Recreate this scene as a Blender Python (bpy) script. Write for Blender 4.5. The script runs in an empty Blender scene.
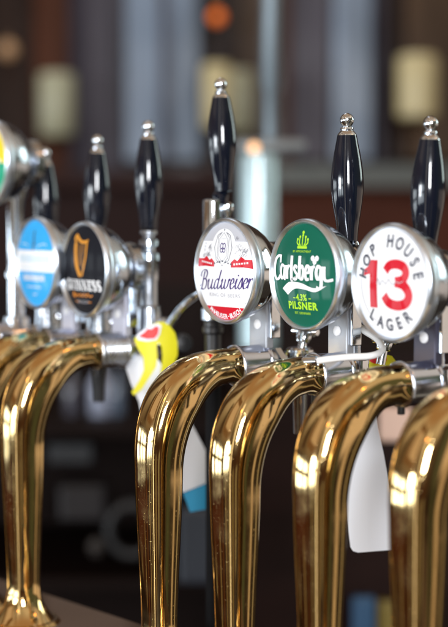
import bpy, bmesh, math, random
from mathutils import Vector, Matrix
random.seed(4)
C = bpy.context.scene.collection
R = math.radians
sc = bpy.context.scene

# ------------------------------------------------------------------ camera
cd = bpy.data.cameras.new('camera')
cam = bpy.data.objects.new('camera', cd); C.objects.link(cam)
cam.location = (0, 0, .38); cam.rotation_euler = (R(90 - 3.81), 0, 0)
cd.sensor_fit = 'VERTICAL'; cd.sensor_height = 36; cd.lens = 85
cd.clip_start = .02; cd.clip_end = 60
cd.dof.use_dof = True; cd.dof.focus_distance = 1.225; cd.dof.aperture_fstop = 3.15
sc.camera = cam

# ------------------------------------------------------------------ world: the room the metal reflects
w = bpy.data.worlds.new('World'); sc.world = w; w.use_nodes = True
NT = w.node_tree; NT.nodes.clear()
def wn(t, **k):
    n = NT.nodes.new(t)
    for a, b in k.items(): setattr(n, a, b)
    return n
def wl(a, b): NT.links.new(a, b)
def wmath(op, a, b=None):
    n = wn('ShaderNodeMath', operation=op)
    for i, v in enumerate((a, b)):
        if v is None: continue
        if isinstance(v, (int, float)): n.inputs[i].default_value = v
        else: wl(v, n.inputs[i])
    return n.outputs[0]
def wmap(v, a, b, c=0., d=1.):
    n = wn('ShaderNodeMapRange', interpolation_type='SMOOTHSTEP')
    wl(v, n.inputs[0])
    for i, x in enumerate((a, b, c, d)): n.inputs[i + 1].default_value = x
    return n.outputs[0]
tc = wn('ShaderNodeTexCoord'); sp = wn('ShaderNodeSeparateXYZ'); wl(tc.outputs['Generated'], sp.inputs[0])
az = wmath('MULTIPLY', wmath('ARCTAN2', sp.outputs[0], wmath('MULTIPLY', sp.outputs[1], -1)), 57.29578)
el = wmath('MULTIPLY', wmath('ARCSINE', sp.outputs[2]), 57.29578)
ramp = wn('ShaderNodeValToRGB'); wl(wmap(el, -60, 90), ramp.inputs[0])
ramp.color_ramp.elements[0].position = 0; ramp.color_ramp.elements[0].color = (.035, .022, .014, 1)
ramp.color_ramp.elements[1].position = 1; ramp.color_ramp.elements[1].color = (.62, .52, .40, 1)
def ss(e):                                              # where an elevation lands on the smoothstep ramp
    t = (e + 60) / 150; return t * t * (3 - 2 * t)
for e, c in ((-25, (.05, .022, .012, 1)), (-6, (.07, .035, .02, 1)), (4, (.16, .11, .075, 1)), (20, (.36, .29, .21, 1)), (34, (.66, .56, .44, 1)), (60, (.66, .57, .45, 1))):
    x = ramp.color_ramp.elements.new(ss(e)); x.color = c
col = ramp.outputs[0]
nz = wn('ShaderNodeTexNoise'); mp = wn('ShaderNodeMapping'); wl(tc.outputs['Generated'], mp.inputs[0]); mp.inputs['Scale'].default_value = (2.2, 2.2, .8)
wl(mp.outputs[0], nz.inputs[0]); nz.inputs['Scale'].default_value = 1.2; nz.inputs['Detail'].default_value = .6
nv = wmap(nz.outputs[0], .38, .62, .8, 1.12)
mm = wn('ShaderNodeMixRGB', blend_type='MULTIPLY'); mm.inputs[0].default_value = 1; wl(col, mm.inputs[1]); wl(nv, mm.inputs[2]); col = mm.outputs[0]
def patch(a0, a1, e0, e1, c, s=1., soft=1.2):
    global col
    m = wmath('MULTIPLY', wmap(az, a0 - soft, a0 + soft), wmap(az, a1 - soft, a1 + soft, 1, 0))
    m = wmath('MULTIPLY', m, wmath('MULTIPLY', wmap(el, e0 - soft, e0 + soft), wmap(el, e1 - soft, e1 + soft, 1, 0)))
    n = wn('ShaderNodeMixRGB'); wl(m, n.inputs[0]); wl(col, n.inputs[1]); n.inputs[2].default_value = (c[0] * s, c[1] * s, c[2] * s, 1)
    col = n.outputs[0]
BR = (.05, .025, .013)
patch(-176, -136, -90, 90, (.10, .06, .04), 1, 8)       # dark wood side of the bar
patch(140, 176, -90, 70, (.06, .038, .026), 1, 8)
patch(-20, 30, 6, 20, (.09, .05, .03), 1, 3)            # dark timber behind the viewer
for a, b_, e in ((-134, -124, 62), (-112, -106, 34), (-46, -38, 60)): patch(a, b_, 9, e, (.07, .04, .025), 1, 2)   # curtain and post, left
patch(-170, -20, -60, -11, (.035, .014, .008), 1, 3)    # under the tables
patch(-123, -90, -15.5, -12, (.075, .022, .010), 1, 2)     # red brown bench below the windows
for a, b_, e, c_ in ((-136, -131, -12, (.26, .24, .12)), (-116, -113.5, -16, (.34, .27, .15)), (-101, -99, -15, (.5, .38, .22)), (-84, -78, -12, (.12, .045, .02)), (-58, -54, -12, (.46, .36, .22)), (-40, -34, -12, (.20, .17, .10)), (-4, 4, -11, (.30, .24, .14)), (18, 24, -11, (.42, .38, .26))):
    patch(a, b_, -70, e, c_, 1, 1.2)                    # stripes added for the lower brass to reflect
patch(34, 150, -75, -10, (.04, .03, .022), 1, 2)
patch(34, 50, -11, 30, (.05, .035, .025), 1, 3)
patch(50, 110, 1, 26, (.12, .13, .085), 1, 3); patch(50, 67, -11, 20, (.10, .11, .075), 1, 2)           # olive wall, right
patch(60, 68, -75, -11, (.075, .085, .05), 1, 1.5)
patch(69, 138, -12, 0, (.85, .68, .54), 1, 1.5)           # beige band at right, shaped for the neck flanks to reflect
patch(75, 80, -75, -11, (.62, .48, .34), 1, 1.5); patch(96, 104, -75, -11, (.40, .34, .24), 1, 2)  # tan stripes added for the right flanks of the brass to reflect
patch(-180, 180, 52, 80, (.46, .29, .17), 1, 11)           # varnished ceiling boards
patch(-104, -56, 12, 50, (.22, .12, .06), 1, .9)         # picture in a timber frame on the left wall
patch(-97, -63, 18, 43, (.70, .54, .41), 1, .8)
# low windows, left of the viewer and one at the right; timber mullions between the panes
DAY = (.84, .94, 1.0)
patch(-120, -86, -12, 6, BR)
for a in (-118, -109.5, -101, -93.5):
    patch(a, a + 5.5, -10, -4.5, DAY, 8, .9); patch(a, a + 5.5, -2.5, 3, DAY, 8, .9)
patch(-75, -32, -11, 9, BR)
for a in (-73, -59, -45):
    patch(a, a + 10, -9, -1, DAY, 8, .9); patch(a, a + 10, 1, 7, DAY, 8, .9)
patch(103, 127, 2, 26, BR)
for a in (105, 116):
    patch(a, a + 8, 4, 24, (.85, 1.0, .95), 7, .9)
patch(-24, -20, -70, 45, (1, .93, .8), 3.2, 1.2)                        # bright strip added to draw the highlight along the neck ridges
for a, e in ((-30, 36), (70, 40)):                      # warm ceiling lamps
    patch(a, a + 3, e, e + 3, (1, .38, .08), 26, 1.2)
bg = wn('ShaderNodeBackground'); wl(col, bg.inputs[0]); bg.inputs[1].default_value = .82
wo = wn('ShaderNodeOutputWorld'); wl(bg.outputs[0], wo.inputs[0])
w.cycles.sampling_method = 'MANUAL'; w.cycles.sample_map_resolution = 1024

# ------------------------------------------------------------------ lamps: daylight through the windows by the bar, and an added back fill
def area(name, loc, target, sx, sy, power, colr):
    l = bpy.data.lights.new(name, 'AREA'); l.shape = 'RECTANGLE'; l.size = sx; l.size_y = sy; l.energy = power; l.color = colr
    o = bpy.data.objects.new(name, l); C.objects.link(o); o.location = loc
    o.rotation_euler = (Vector(target) - Vector(loc)).to_track_quat('-Z', 'Y').to_euler(); return o
area('window_light', (-3.6, -1.1, .55), (0, 1.3, .33), 1.3, .8, 74, (.92, .96, 1))
area('front_window_light', (.35, -3.2, 1.25), (0, 1.3, .3), .9, 1.3, 205, (.95, .97, 1))
area('back_fill_light', (-.5, 3.7, 3.1), (.0, 5.4, 1.0), .8, .5, 26, (.85, .92, 1))  # unseen lamp added to brighten the back bar panels
vs = sc.view_settings; vs.view_transform = 'Standard'; vs.look = 'None'; vs.exposure = 0; vs.gamma = 1

# ------------------------------------------------------------------ helpers
F, HZ = 1480., 215.
_rot = cam.rotation_euler.to_matrix()
def P(px, py, Y):
    d = _rot @ Vector(((px - 224) / F, -(py - 313.5) / F, -1))
    return Vector(cam.location) + d * (Y / d.y)
MATS = {}
def mat(name, col, rough=.5, metal=0., coat=0., noise=None, bump=None, rvar=None, emit=None, spec=.5, trans=0., coatr=.03):
    if name in MATS: return MATS[name]
    m = bpy.data.materials.new(name); m.use_nodes = True; t = m.node_tree; b = t.nodes['Principled BSDF']
    b.inputs['Base Color'].default_value = (*col, 1); b.inputs['Roughness'].default_value = rough; b.inputs['Metallic'].default_value = metal
    b.inputs['Coat Weight'].default_value = coat; b.inputs['Coat Roughness'].default_value = .03; b.inputs['Specular IOR Level'].default_value = spec
    b.inputs['Transmission Weight'].default_value = trans
    tcn = t.nodes.new('ShaderNodeTexCoord')
    def nzn(scale, detail=4, stretch=(1, 1, 1)):
        mpn = t.nodes.new('ShaderNodeMapping'); mpn.inputs['Scale'].default_value = stretch; t.links.new(tcn.outputs['Object'], mpn.inputs[0])
        n = t.nodes.new('ShaderNodeTexNoise'); n.inputs['Scale'].default_value = scale; n.inputs['Detail'].default_value = detail
        t.links.new(mpn.outputs[0], n.inputs[0]); return n.outputs[0]
    if noise:                                           # (second colour, scale, stretch)
        r = t.nodes.new('ShaderNodeValToRGB'); r.color_ramp.elements[0].position = .35; r.color_ramp.elements[1].position = .65
        r.color_ramp.elements[0].color = (*col, 1); r.color_ramp.elements[1].color = (*noise[0], 1)
        t.links.new(nzn(noise[1], 5, noise[2]), r.inputs[0]); t.links.new(r.outputs[0], b.inputs['Base Color'])
    if rvar:                                            # (lo, hi, scale)
        r = t.nodes.new('ShaderNodeMapRange'); r.inputs[1].default_value = .35; r.inputs[2].default_value = .68
        r.inputs[3].default_value = rvar[0]; r.inputs[4].default_value = rvar[1]
        t.links.new(nzn(rvar[2], 6), r.inputs[0]); t.links.new(r.outputs[0], b.inputs['Roughness'])
    if bump:                                            # (scale, strength, distance, stretch)
        u = t.nodes.new('ShaderNodeBump'); u.inputs['Strength'].default_value = bump[1]; u.inputs['Distance'].default_value = bump[2]
        t.links.new(nzn(bump[0], 3, bump[3] if len(bump) > 3 else (1, 1, 1)), u.inputs['Height']); t.links.new(u.outputs[0], b.inputs['Normal'])
    if emit:
        b.inputs['Emission Color'].default_value = (*emit[0], 1); b.inputs['Emission Strength'].default_value = emit[1]
    MATS[name] = m; return m

class MB:
    def __init__(s): s.v = []; s.f = []; s.m = []; s.s = []; s.mats = []
    def mi(s, m):
        if m not in s.mats: s.mats.append(m)
        return s.mats.index(m)
    def add(s, vs_, fs, m, smooth=False):
        o = len(s.v); s.v += [tuple(v) for v in vs_]; k = s.mi(m)
        for f in fs: s.f.append([i + o for i in f]); s.m.append(k); s.s.append(smooth)
    def lathe(s, prof, org, axis, m, seg=48, capend=True, smooth=True):   # prof: (t, r)
        org = Vector(org); ax = Vector(axis).normalized()
        e1 = ax.orthogonal().normalized(); e2 = ax.cross(e1); vs_ = []; fs = []
        for t, r in prof:
            for k in range(seg):
                a = 2 * math.pi * k / seg; vs_.append(org + ax * t + (e1 * math.cos(a) + e2 * math.sin(a)) * r)
        for i in range(len(prof) - 1):
            for k in range(seg):
                k2 = (k + 1) % seg; fs.append([i * seg + k, i * seg + k2, (i + 1) * seg + k2, (i + 1) * seg + k])
        if capend: fs.append(list(range(seg))[::-1]); fs.append([(len(prof) - 1) * seg + k for k in range(seg)])
        s.add(vs_, fs, m, smooth)
    def box(s, cx, cy, cz, dx, dy, dz, m, rot=None, bev=0.):
        bm = bmesh.new(); bmesh.ops.create_cube(bm, size=1)
        for v in bm.verts: v.co = Vector((v.co.x * dx, v.co.y * dy, v.co.z * dz))
        if bev: bmesh.ops.bevel(bm, geom=list(bm.edges), offset=bev, segments=2, affect='EDGES', profile=.5)
        M = Matrix.Translation((cx, cy, cz)) @ (rot.to_4x4() if rot else Matrix.Identity(4))
        s.bm(bm, m, M)
    def bm(s, bm, m, M=Matrix.Identity(4), smooth=False):
        bm.verts.index_update(); s.add([M @ v.co for v in bm.verts], [[v.index for v in f.verts] for f in bm.faces], m, smooth); bm.free()
    def tube(s, pts, rad, m, seg=14, sub=8):
        pts = [Vector(p) for p in pts]; Q = spl(pts, sub); n = len(Q)
        rr = [rad] * n if isinstance(rad, (int, float)) else [rad[min(len(rad) - 1, int(i / (n - 1) * (len(rad) - 1)))] for i in range(n)]
        up = None; vs_ = []; fs = []
        for i, q in enumerate(Q):
            t = (Q[min(i + 1, n - 1)] - Q[max(i - 1, 0)]).normalized()
            up = t.orthogonal().normalized() if up is None else (up - t * up.dot(t)).normalized()
            sd = t.cross(up)
            for k in range(seg):
                a = 2 * math.pi * k / seg; vs_.append(q + (up * math.cos(a) + sd * math.sin(a)) * rr[i])
        for i in range(n - 1):
            for k in range(seg):
                k2 = (k + 1) % seg; fs.append([i * seg + k, i * seg + k2, (i + 1) * seg + k2, (i + 1) * seg + k])
        fs.append(list(range(seg))[::-1]); fs.append([(n - 1) * seg + k for k in range(seg)])
        s.add(vs_, fs, m, True)
    def mesh(s, name):
        me = bpy.data.meshes.new(name); me.from_pydata(s.v, [], s.f)
        for m in s.mats: me.materials.append(m)
        for p, k, q in zip(me.polygons, s.m, s.s): p.material_index = k; p.use_smooth = q
        bm = bmesh.new(); bm.from_mesh(me)
        for e in bm.edges:
            if len(e.link_faces) == 2 and e.calc_face_angle(0) > R(38): e.smooth = False
        bm.to_mesh(me); bm.free(); me.update(); return me
    def build(s, name, parent=None, loc=None):
        return link(name, s.mesh(name), parent, loc)
def link(name, me, parent=None, loc=None):
    o = bpy.data.objects.new(name, me); C.objects.link(o)
    if parent: o.parent = parent
    if loc: o.location = loc
    return o
def spl(pts, sub):
    out = []; n = len(pts)
    for i in range(n - 1):
        p0, p1, p2, p3 = pts[max(i - 1, 0)], pts[i], pts[i + 1], pts[min(i + 2, n - 1)]
        for k in range(sub):
            t = k / sub; out.append(.5 * ((2 * p1) + (p2 - p0) * t + (2 * p0 - 5 * p1 + 4 * p2 - p3) * t * t + (3 * p1 - p0 - 3 * p2 + p3) * t ** 3))
    out.append(pts[-1]); return out
def tag(o, label=None, cat=None, group=None, kind=None):
    if label: o['label'] = label
    if cat: o['category'] = cat
    if group: o['group'] = group
    if kind: o['kind'] = kind
    return o
def empty(name, loc=(0, 0, 0), rz=0.):
    o = bpy.data.objects.new(name, None); C.objects.link(o); o.location = loc; o.rotation_euler = (0, 0, rz); o.empty_display_size = .02; return o

# ------------------------------------------------------------------ materials
brass = mat('brass', (.86, .61, .28), .09, 1, rvar=(.05, .14, 45), bump=(120, .010, .0005))
chrome = mat('chrome', (.80, .85, .92), .07, 1, rvar=(.05, .15, 90))
satin = mat('satin_steel', (.64, .67, .74), .26, 1, bump=(60, .12, .0005, (40, 1, 1)), rvar=(.2, .36, 60))
dull = mat('dull_chrome', (.58, .63, .71), .2, 1, rvar=(.12, .3, 70))
blackp = mat('black_handle', (.005, .007, .014), .1, 0, coat=.35, rvar=(.05, .16, 50), bump=(30, .02, .0004))
blackm = mat('black_plastic', (.012, .012, .014), .35)
rim = mat('rim_satin', (.76, .84, .94), .36, 1, rvar=(.28, .42, 50))
def ink(name, c, rough=.5): return mat(name, c, rough, coat=.22, spec=.15)
I_white = ink('print_white', (.82, .82, .84)); I_red = ink('print_red', (.56, .004, .018)); I_script = ink('print_violet', (.05, .02, .16))
I_grey = ink('print_grey', (.22, .22, .25)); I_lgrey = ink('print_light_grey', (.40, .40, .44)); I_green = ink('print_green', (.0, .10, .058))
I_lime = ink('print_lime', (.42, .75, .03)); I_black = mat('print_black', (.006, .006, .010), .5, coat=.05, spec=.1); I_gold = ink('print_gold', (.72, .30, .03))
I_blue = ink('print_blue', (.03, .36, .76)); I_dark = ink('print_dark', (.07, .075, .10)); I_orange = ink('print_orange', (.8, .28, .03))
I_yellow = ink('print_yellow', (.82, .62, .03)); I_mint = ink('print_mint', (.0, .32, .17)); I_pale = ink('print_pale_blue', (.45, .66, .80))
def pits(m):                                            # fine pits and dried splashes in the metal
    t = m.node_tree; bs = t.nodes['Principled BSDF']; tcn = t.nodes.new('ShaderNodeTexCoord'); n = t.nodes.new('ShaderNodeTexNoise'); n.inputs['Scale'].default_value = 620; n.inputs['Detail'].default_value = 2
    t.links.new(tcn.outputs['Object'], n.inputs[0]); q = t.nodes.new('ShaderNodeMapRange'); q.inputs[1].default_value = .69; q.inputs[2].default_value = .75; t.links.new(n.outputs[0], q.inputs[0])
    u = t.nodes.new('ShaderNodeBump'); u.inputs['Strength'].default_value = .15; u.inputs['Distance'].default_value = .0002; t.links.new(q.outputs[0], u.inputs['Height'])
    old = bs.inputs['Normal'].links[0].from_socket if bs.inputs['Normal'].links else None
    if old: t.links.new(old, u.inputs['Normal'])
    t.links.new(u.outputs[0], bs.inputs['Normal'])
pits(brass)
collar_m = mat('collar_chrome', (.76, .80, .92), .16, 1, rvar=(.1, .26, 60), bump=(80, .05, .0004))
plate_m = mat('plate_grey', (.33, .34, .37), .42, .5, rvar=(.34, .5, 60)); plate_v = mat('plate_violet', (.045, .042, .065), .4, .4); plate_p = mat('plate_lavender', (.46, .46, .54), .45, .3)
I_crest = ink('print_crest', (.47, .47, .51))
paper = mat('card_white', (.86, .88, .95), .5); paper_y = mat('card_yellow', (.74, .68, .015), .42, coat=.2); paper_b = mat('card_blue', (.0, .19, .34), .5); paper_r = mat('card_red', (.72, .03, .03), .45)

# ------------------------------------------------------------------ setting
bar = MB()
U = Vector((math.sin(R(55)), math.cos(R(55)), 0)); V = Vector((.0627, -.069, 0)).normalized(); W = Vector((V.y, -V.x, 0))   # W: to the drinkers' side
wood = mat('bar_wood', (.012, .006, .004), .75, noise=((.02, .009, .005), 5, (1, 9, 1)), spec=.03)
edge0 = Vector((-.194, 1.487, 0))
def slab(a0, a1, b0, b1, z0, z1, m):                    # along the row, towards the drinkers
    vs_ = []
    for z in (z0, z1):
        for a, b in ((a0, b0), (a1, b0), (a1, b1), (a0, b1)):
            p = edge0 + V * a + W * b; vs_.append((p.x, p.y, z))
    return vs_, [[0, 3, 2, 1], [4, 5, 6, 7], [0, 1, 5, 4], [1, 2, 6, 5], [2, 3, 7, 6], [3, 0, 4, 7]]
if W.dot(Vector((0, -1, 0))) < 0: W = -W
v_, f_ = slab(-1.2, 1.5, .0, .20, -.05, -.004, wood); bar.add(v_, f_, wood)
bo = bar.build('bar_counter'); tag(bo, kind='structure')
rubber = mat('rubber_mat', (.125, .085, .065), .8, spec=.15)
mt = MB(); v_, f_ = slab(-.9, 1.2, .004, .11, -.0038, 0, rubber); mt.add(v_, f_, rubber)
for i in range(150):                                    # moulded ribs
    a = -.12 + i * .0042
    v_, f_ = slab(a, a + .0018, .006, .108, .0002, .0014, rubber); mt.add(v_, f_, rubber)
tag(mt.build('bar_mat'), 'grey brown ribbed rubber mat under the brass tap necks', 'bar mat')

def panel(name, m, x0, x1, y0, y1, Y, d=.03):
    a, b = P(x0, y1, Y), P(x1, y0, Y); q = MB(); q.box((a.x + b.x) / 2, Y + d / 2, (a.z + b.z) / 2, b.x - a.x, d, b.z - a.z, m, bev=min(.004, d / 4)); return q
floor = MB(); fm = mat('dark_floor', (.02, .012, .009), .8, spec=.05, noise=((.03, .018, .012), 3, (1, 1, 1)))
floor.box(0, 3.75, -.93, 3.4, 4.4, .02, fm); tag(floor.build('floor'), kind='structure')
wm = mat('dark_wood_wall', (.030, .016, .011), .45, noise=((.05, .024, .014), 3, (6, 1, .6)), rvar=(.3, .5, 8))
wall = MB(); wall.box(0, 5.8, .9, 9, .1, 3.7, wm); tag(wall.build('wall'), kind='structure')

# ------------------------------------------------------------------ back bar cabinet, far and out of focus
def panel_wood(n, c): return mat(n, c, .38, spec=.45 if c[2] > .1 else .08, noise=(tuple(x * .5 for x in c), 1.6, (6, 1, 1.0)), rvar=(.3, .46, 5))
S1 = panel_wood('wood_window_sheen', (.16, .215, .30)); S2 = panel_wood('wood_grey_sheen', (.085, .075, .09)); S3 = panel_wood('dull_violet_wood', (.035, .028, .038)); RB = panel_wood('red_brown_wood', (.085, .026, .011)); DB = panel_wood('dark_brown_wood', (.024, .012, .008))  # S1 and S2 put cool window sheen into the colour of dark wood panels
MB_ = panel_wood('mid_brown_wood', (.085, .048, .026))
cab = empty('back_bar_cabinet', P(224, 190, 5.45)); cab.location.y = 5.45
tag(cab, 'tall dark wooden back bar cabinet with blue grey window sheen on its door panels, out of focus', 'cabinet')
def part(q, name, par):
    o = q.build(name, par); o.matrix_parent_inverse = Matrix.Translation(-par.location); return o
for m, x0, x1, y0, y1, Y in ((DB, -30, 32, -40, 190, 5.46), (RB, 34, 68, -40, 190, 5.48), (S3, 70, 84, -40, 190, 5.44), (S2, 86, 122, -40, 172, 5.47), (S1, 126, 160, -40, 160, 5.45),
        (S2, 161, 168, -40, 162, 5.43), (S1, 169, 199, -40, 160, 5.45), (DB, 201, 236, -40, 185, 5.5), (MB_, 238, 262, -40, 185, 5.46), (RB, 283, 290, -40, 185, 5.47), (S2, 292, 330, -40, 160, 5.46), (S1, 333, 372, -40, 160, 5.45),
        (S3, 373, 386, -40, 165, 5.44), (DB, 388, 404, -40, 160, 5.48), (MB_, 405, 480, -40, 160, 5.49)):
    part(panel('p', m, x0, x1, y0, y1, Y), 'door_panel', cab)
cd_ = mat('counter_brown', (.075, .020, .010), .55, noise=((.10, .028, .014), 3, (1, 1, 5)), spec=.1); cd2 = mat('counter_dark', (.026, .009, .007), .6, spec=.15)
part(panel('c', cd_, 266, 480, 188, 420, 5.40, .05), 'lower_front', cab)
part(panel('c', cd2, -30, 265, 188, 420, 5.40, .05), 'lower_front', cab)
ct = mat('counter_top', (.07, .075, .065), .5)
q = panel('t', ct, 262, 480, 165, 187, 5.1, .25); part(q, 'countertop', cab)
q = panel('t', cd2, -30, 261, 172, 187, 5.1, .25); part(q, 'countertop', cab)

cream = mat('cream_glass', (.46, .38, .20), .4, emit=((1, .8, .45), .06)); cream2 = mat('cream_glass_pale', (.34, .33, .22), .4, emit=((1, .95, .7), .02))
brownm = mat('lamp_bracket', (.10, .06, .03), .4, .8)
def wall_lamp(x0, x1, y0, y1, Y, m, label, group='cream lamp shades on the back bar'):
    a, b = P(x0, y1, Y), P(x1, y0, Y); r = (b.x - a.x) / 2; h = b.z - a.z
    e = empty('wall_lamp', ((a.x + b.x) / 2, Y, a.z)); tag(e, label, 'wall lamp', group)
    s = MB(); s.lathe([(0, r * .86), (h * .04, r * .97), (h * .5, r), (h * .93, r * .98), (h * .98, r * .9), (h, r * .7)], (0, 0, 0), (0, 0, 1), m, 32); s.build('lamp_shade', e)
    s = MB(); s.lathe([(0, r * .5), (.012, r * .6), (.02, r * .3)], (0, 0, -.02), (0, 0, 1), brownm, 20); s.box(0, .06, -.012, .012, .14, .012, brownm); s.build('lamp_bracket', e)
wall_lamp(39, 75, 73, 136, 5.2, cream2, 'pale cream cylindrical lamp shade at left above the smallest handles')
wall_lamp(202, 232, 64, 128, 5.15, cream, 'yellowish cream lamp shade directly behind the tallest black tap handle')
wall_lamp(229, 253, 70, 132, 5.3, cream2, 'greenish cream lamp shade half hidden, just right of the tallest handle')
wall_lamp(397, 438, 55, 118, 5.1, cream, 'warm yellow lamp shade above the rightmost black handle')
def glow(px, py, rp, Y, c, s, label, name='glowing_lamp', cat='lamp'):
    p = P(px, py, Y); r = rp / F * Y; e = empty(name, p); tag(e, label, cat)
    m = mat(name + str(px), c, .4, emit=(c, s)); b = MB(); b.lathe([(-r, r * .15), (-r * .8, r * .6), (-r * .4, r * .92), (0, r), (r * .4, r * .92), (r * .8, r * .6), (r, r * .2)], (0, 0, 0), (0, 0, 1), m, 20); b.build('bulb', e)
    b = MB(); b.lathe([(r, r * .3), (r * 1.5, r * .35), (r * 1.6, r * .1)], (0, 0, 0), (0, 0, 1), brownm, 16); b.build('cap', e)
glow(217, 17, 7, 5.1, (1, .20, .02), .38, 'small round orange glowing lamp high above the tallest handle')
glow(8, 50, 9, 5.1, (.35, .2, .10), .32, 'dim tan lamp glowing faintly at the top left corner')
glow(215, -14, 7, 5.1, (.4, .25, .10), .3, 'faint lamp at the very top edge of the picture')

# blurred font tower behind: pale body, chrome cross arm, small lit lamp
Yt = 2.5
ep = P(258, 420, Yt); tw = empty('font_tower', ep); tag(tw, 'pale blue steel T shaped beer font standing behind the white and red badge', 'beer font')
pale = mat('pale_steel', (.46, .60, .64), .3, .35, rvar=(.25, .4, 20)); 
def rel(px, py): return P(px, py, Yt) - ep
b = MB(); r = 19 / F * Yt; z0, z1 = rel(258, 348).z, rel(258, 153).z; b.lathe([(z0, r), (z1 - .01, r), (z1 - .004, r * .96), (z1, r * .8)], (0, 0, 0), (0, 0, 1), pale, 36); b.build('tower_body', tw)
b = MB(); a, c = rel(236, 146), rel(306, 146); b.lathe([(0, .006), (.004, .011), ((c - a).length - .006, .011), ((c - a).length, .007)], a, (c - a), mat('arm_grey', (.24, .26, .27), .4, .3), 24); b.build('cross_arm', tw)
b = MB(); a = rel(271, 150); b.lathe([(0, .011), (.10, .011), (.11, .015), (.30, .014)], a + Vector((0, .02, 0)), (0, 0, 1), mat('column_grey', (.15, .19, .22), .35, .3), 24); b.build('riser', tw)
glow(254, 148, 5.2, 2.42, (1, .55, .26), 1.5, 'small peach coloured lamp glowing in front of the pale font tower')

st_ = MB(); a, b2 = P(225, 348, 2.5), P(520, 348, 2.5); dwc = mat('stand_wood', (.009, .0035, .0025), .6, noise=((.014, .005, .0035), 3, (1, 1, 5)), spec=.1)
st_.box((a.x + b2.x) / 2, 2.56, a.z - .012, b2.x - a.x, .30, .024, dwc, bev=.003); st_.box((a.x + b2.x) / 2, 2.56, a.z - .48, b2.x - a.x - .03, .26, .912, dwc)
tag(st_.build('side_counter'), 'dark brown counter that carries the pale blue beer font', 'counter')
# low things behind the bar, very blurred
def blur_box(name, x0, x1, y0, y1, Y, c, label, cat, rough=.5):
    a, b2 = P(x0, y1, Y), P(x1, y0, Y); m = mat(name + str(x0), c, rough); w_, h_ = b2.x - a.x, b2.z - a.z
    q = MB(); q.box((a.x + b2.x) / 2, Y, (a.z + b2.z) / 2, w_, w_ * .6, h_, m, bev=min(w_, h_) * .12); tag(q.build(name), label, cat)
shelf = MB()
a, b2 = P(-60, 420, 2.9), P(500, 420, 2.9)
dk = mat('shelf_dark', (.010, .005, .004), .6, spec=.1)
shelf.box(0, 3.0, a.z, 2.4, .5, .02, dk); shelf.box(0, 3.26, a.z - .35, 2.4, .03, 1.2, dk)
a2 = P(0, 565, 2.9); shelf.box(0, 3.0, a2.z, 2.4, .5, .02, dk); shelf.box(-1.2, 3.0, a.z - .3, .03, .5, .9, dk); shelf.box(1.2, 3.0, a.z - .3, .03, .5, .9, dk)
tag(shelf.build('shelf_unit'), 'low dark shelf unit behind the taps', 'shelf')
def bottle(px, y0, y1, rp, Y, c, label):
    a, b2 = P(px, y1, Y), P(px, y0, Y); h = b2.z - a.z; r = rp / F * Y; m = mat('jar%d' % px, c, .12, coat=.5)
    q = MB(); q.lathe([(0, r * .9), (h * .03, r), (h * .6, r), (h * .75, r * .6), (h * .82, r * .34), (h, r * .34)], a, (0, 0, 1), m, 24); o = q.build('bottle'); tag(o, label, 'bottle', 'bottles on the low shelf')
GB = (.13, .17, .24)
bottle(72, 366, 417, 8, 2.9, (.10, .10, .13), 'grey bottle under the brass arch of the second neck')
bottle(101, 362, 417, 12, 2.9, (.42, .47, .62), 'palest bottle on the shelf below the ribbed steel collar')
bottle(118, 368, 417, 7, 2.9, GB, 'slim blue grey bottle right of the palest bottle')
blur_box('folded_cloth', 50, 94, 442, 462, 2.8, (.025, .028, .034), 'dim grey folded cloth on the lower shelf at left', 'cloth')
blur_box('box', 60, 108, 482, 520, 2.8, (.010, .007, .009), 'dim dark box low between the two left brass necks', 'box')
p = P(132, 530, 2.7); q = MB(); tor = [p + Vector((math.cos(t) * .042, 0, math.sin(t) * .046)) for t in [i / 24 * 2 * math.pi for i in range(25)]]
q.tube(tor, .010, mat('hose_grey', (.022, .022, .024), .5), 10, 2); tag(q.build('coiled_hose'), 'blurred grey ring of hose between the brass necks, low down', 'hose')
p = P(97, 547, 2.7); q = MB(); q.lathe([(-.018, .004), (-.014, .012), (0, .018), (.014, .012), (.018, .004)], p, (0, 0, 1), mat('knob_grey', (.035, .03, .028), .5), 20); tag(q.build('round_knob'), 'small blurred grey knob left of the hose ring', 'knob')
blur_box('steel_bin', 178, 214, 508, 582, 2.3, (.03, .038, .055), 'blue grey bin low between the two middle brass necks', 'bin')
blur_box('blue_packet', 352, 375, 596, 640, 2.3, (.015, .06, .13), 'blue packet at the bottom right behind the necks', 'packet')
blur_box('yellow_packet', 377, 400, 600, 640, 2.32, (.17, .12, .015), 'yellow packet at the bottom right beside the blue one', 'packet')
blur_box('beige_box', 379, 412, 406, 441, 1.9, (.62, .42, .33), 'small beige box seen under the rightmost steel collar', 'box')
blur_box('grey_crate', 352, 392, 540, 562, 2.5, (.05, .05, .055), 'dark grey crate just below the large white card', 'crate')
blur_box('glass', 309, 326, 405, 438, 2.6, (.16, .21, .27), 'pale blurred glass right of the third brass arch', 'glass')

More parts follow.
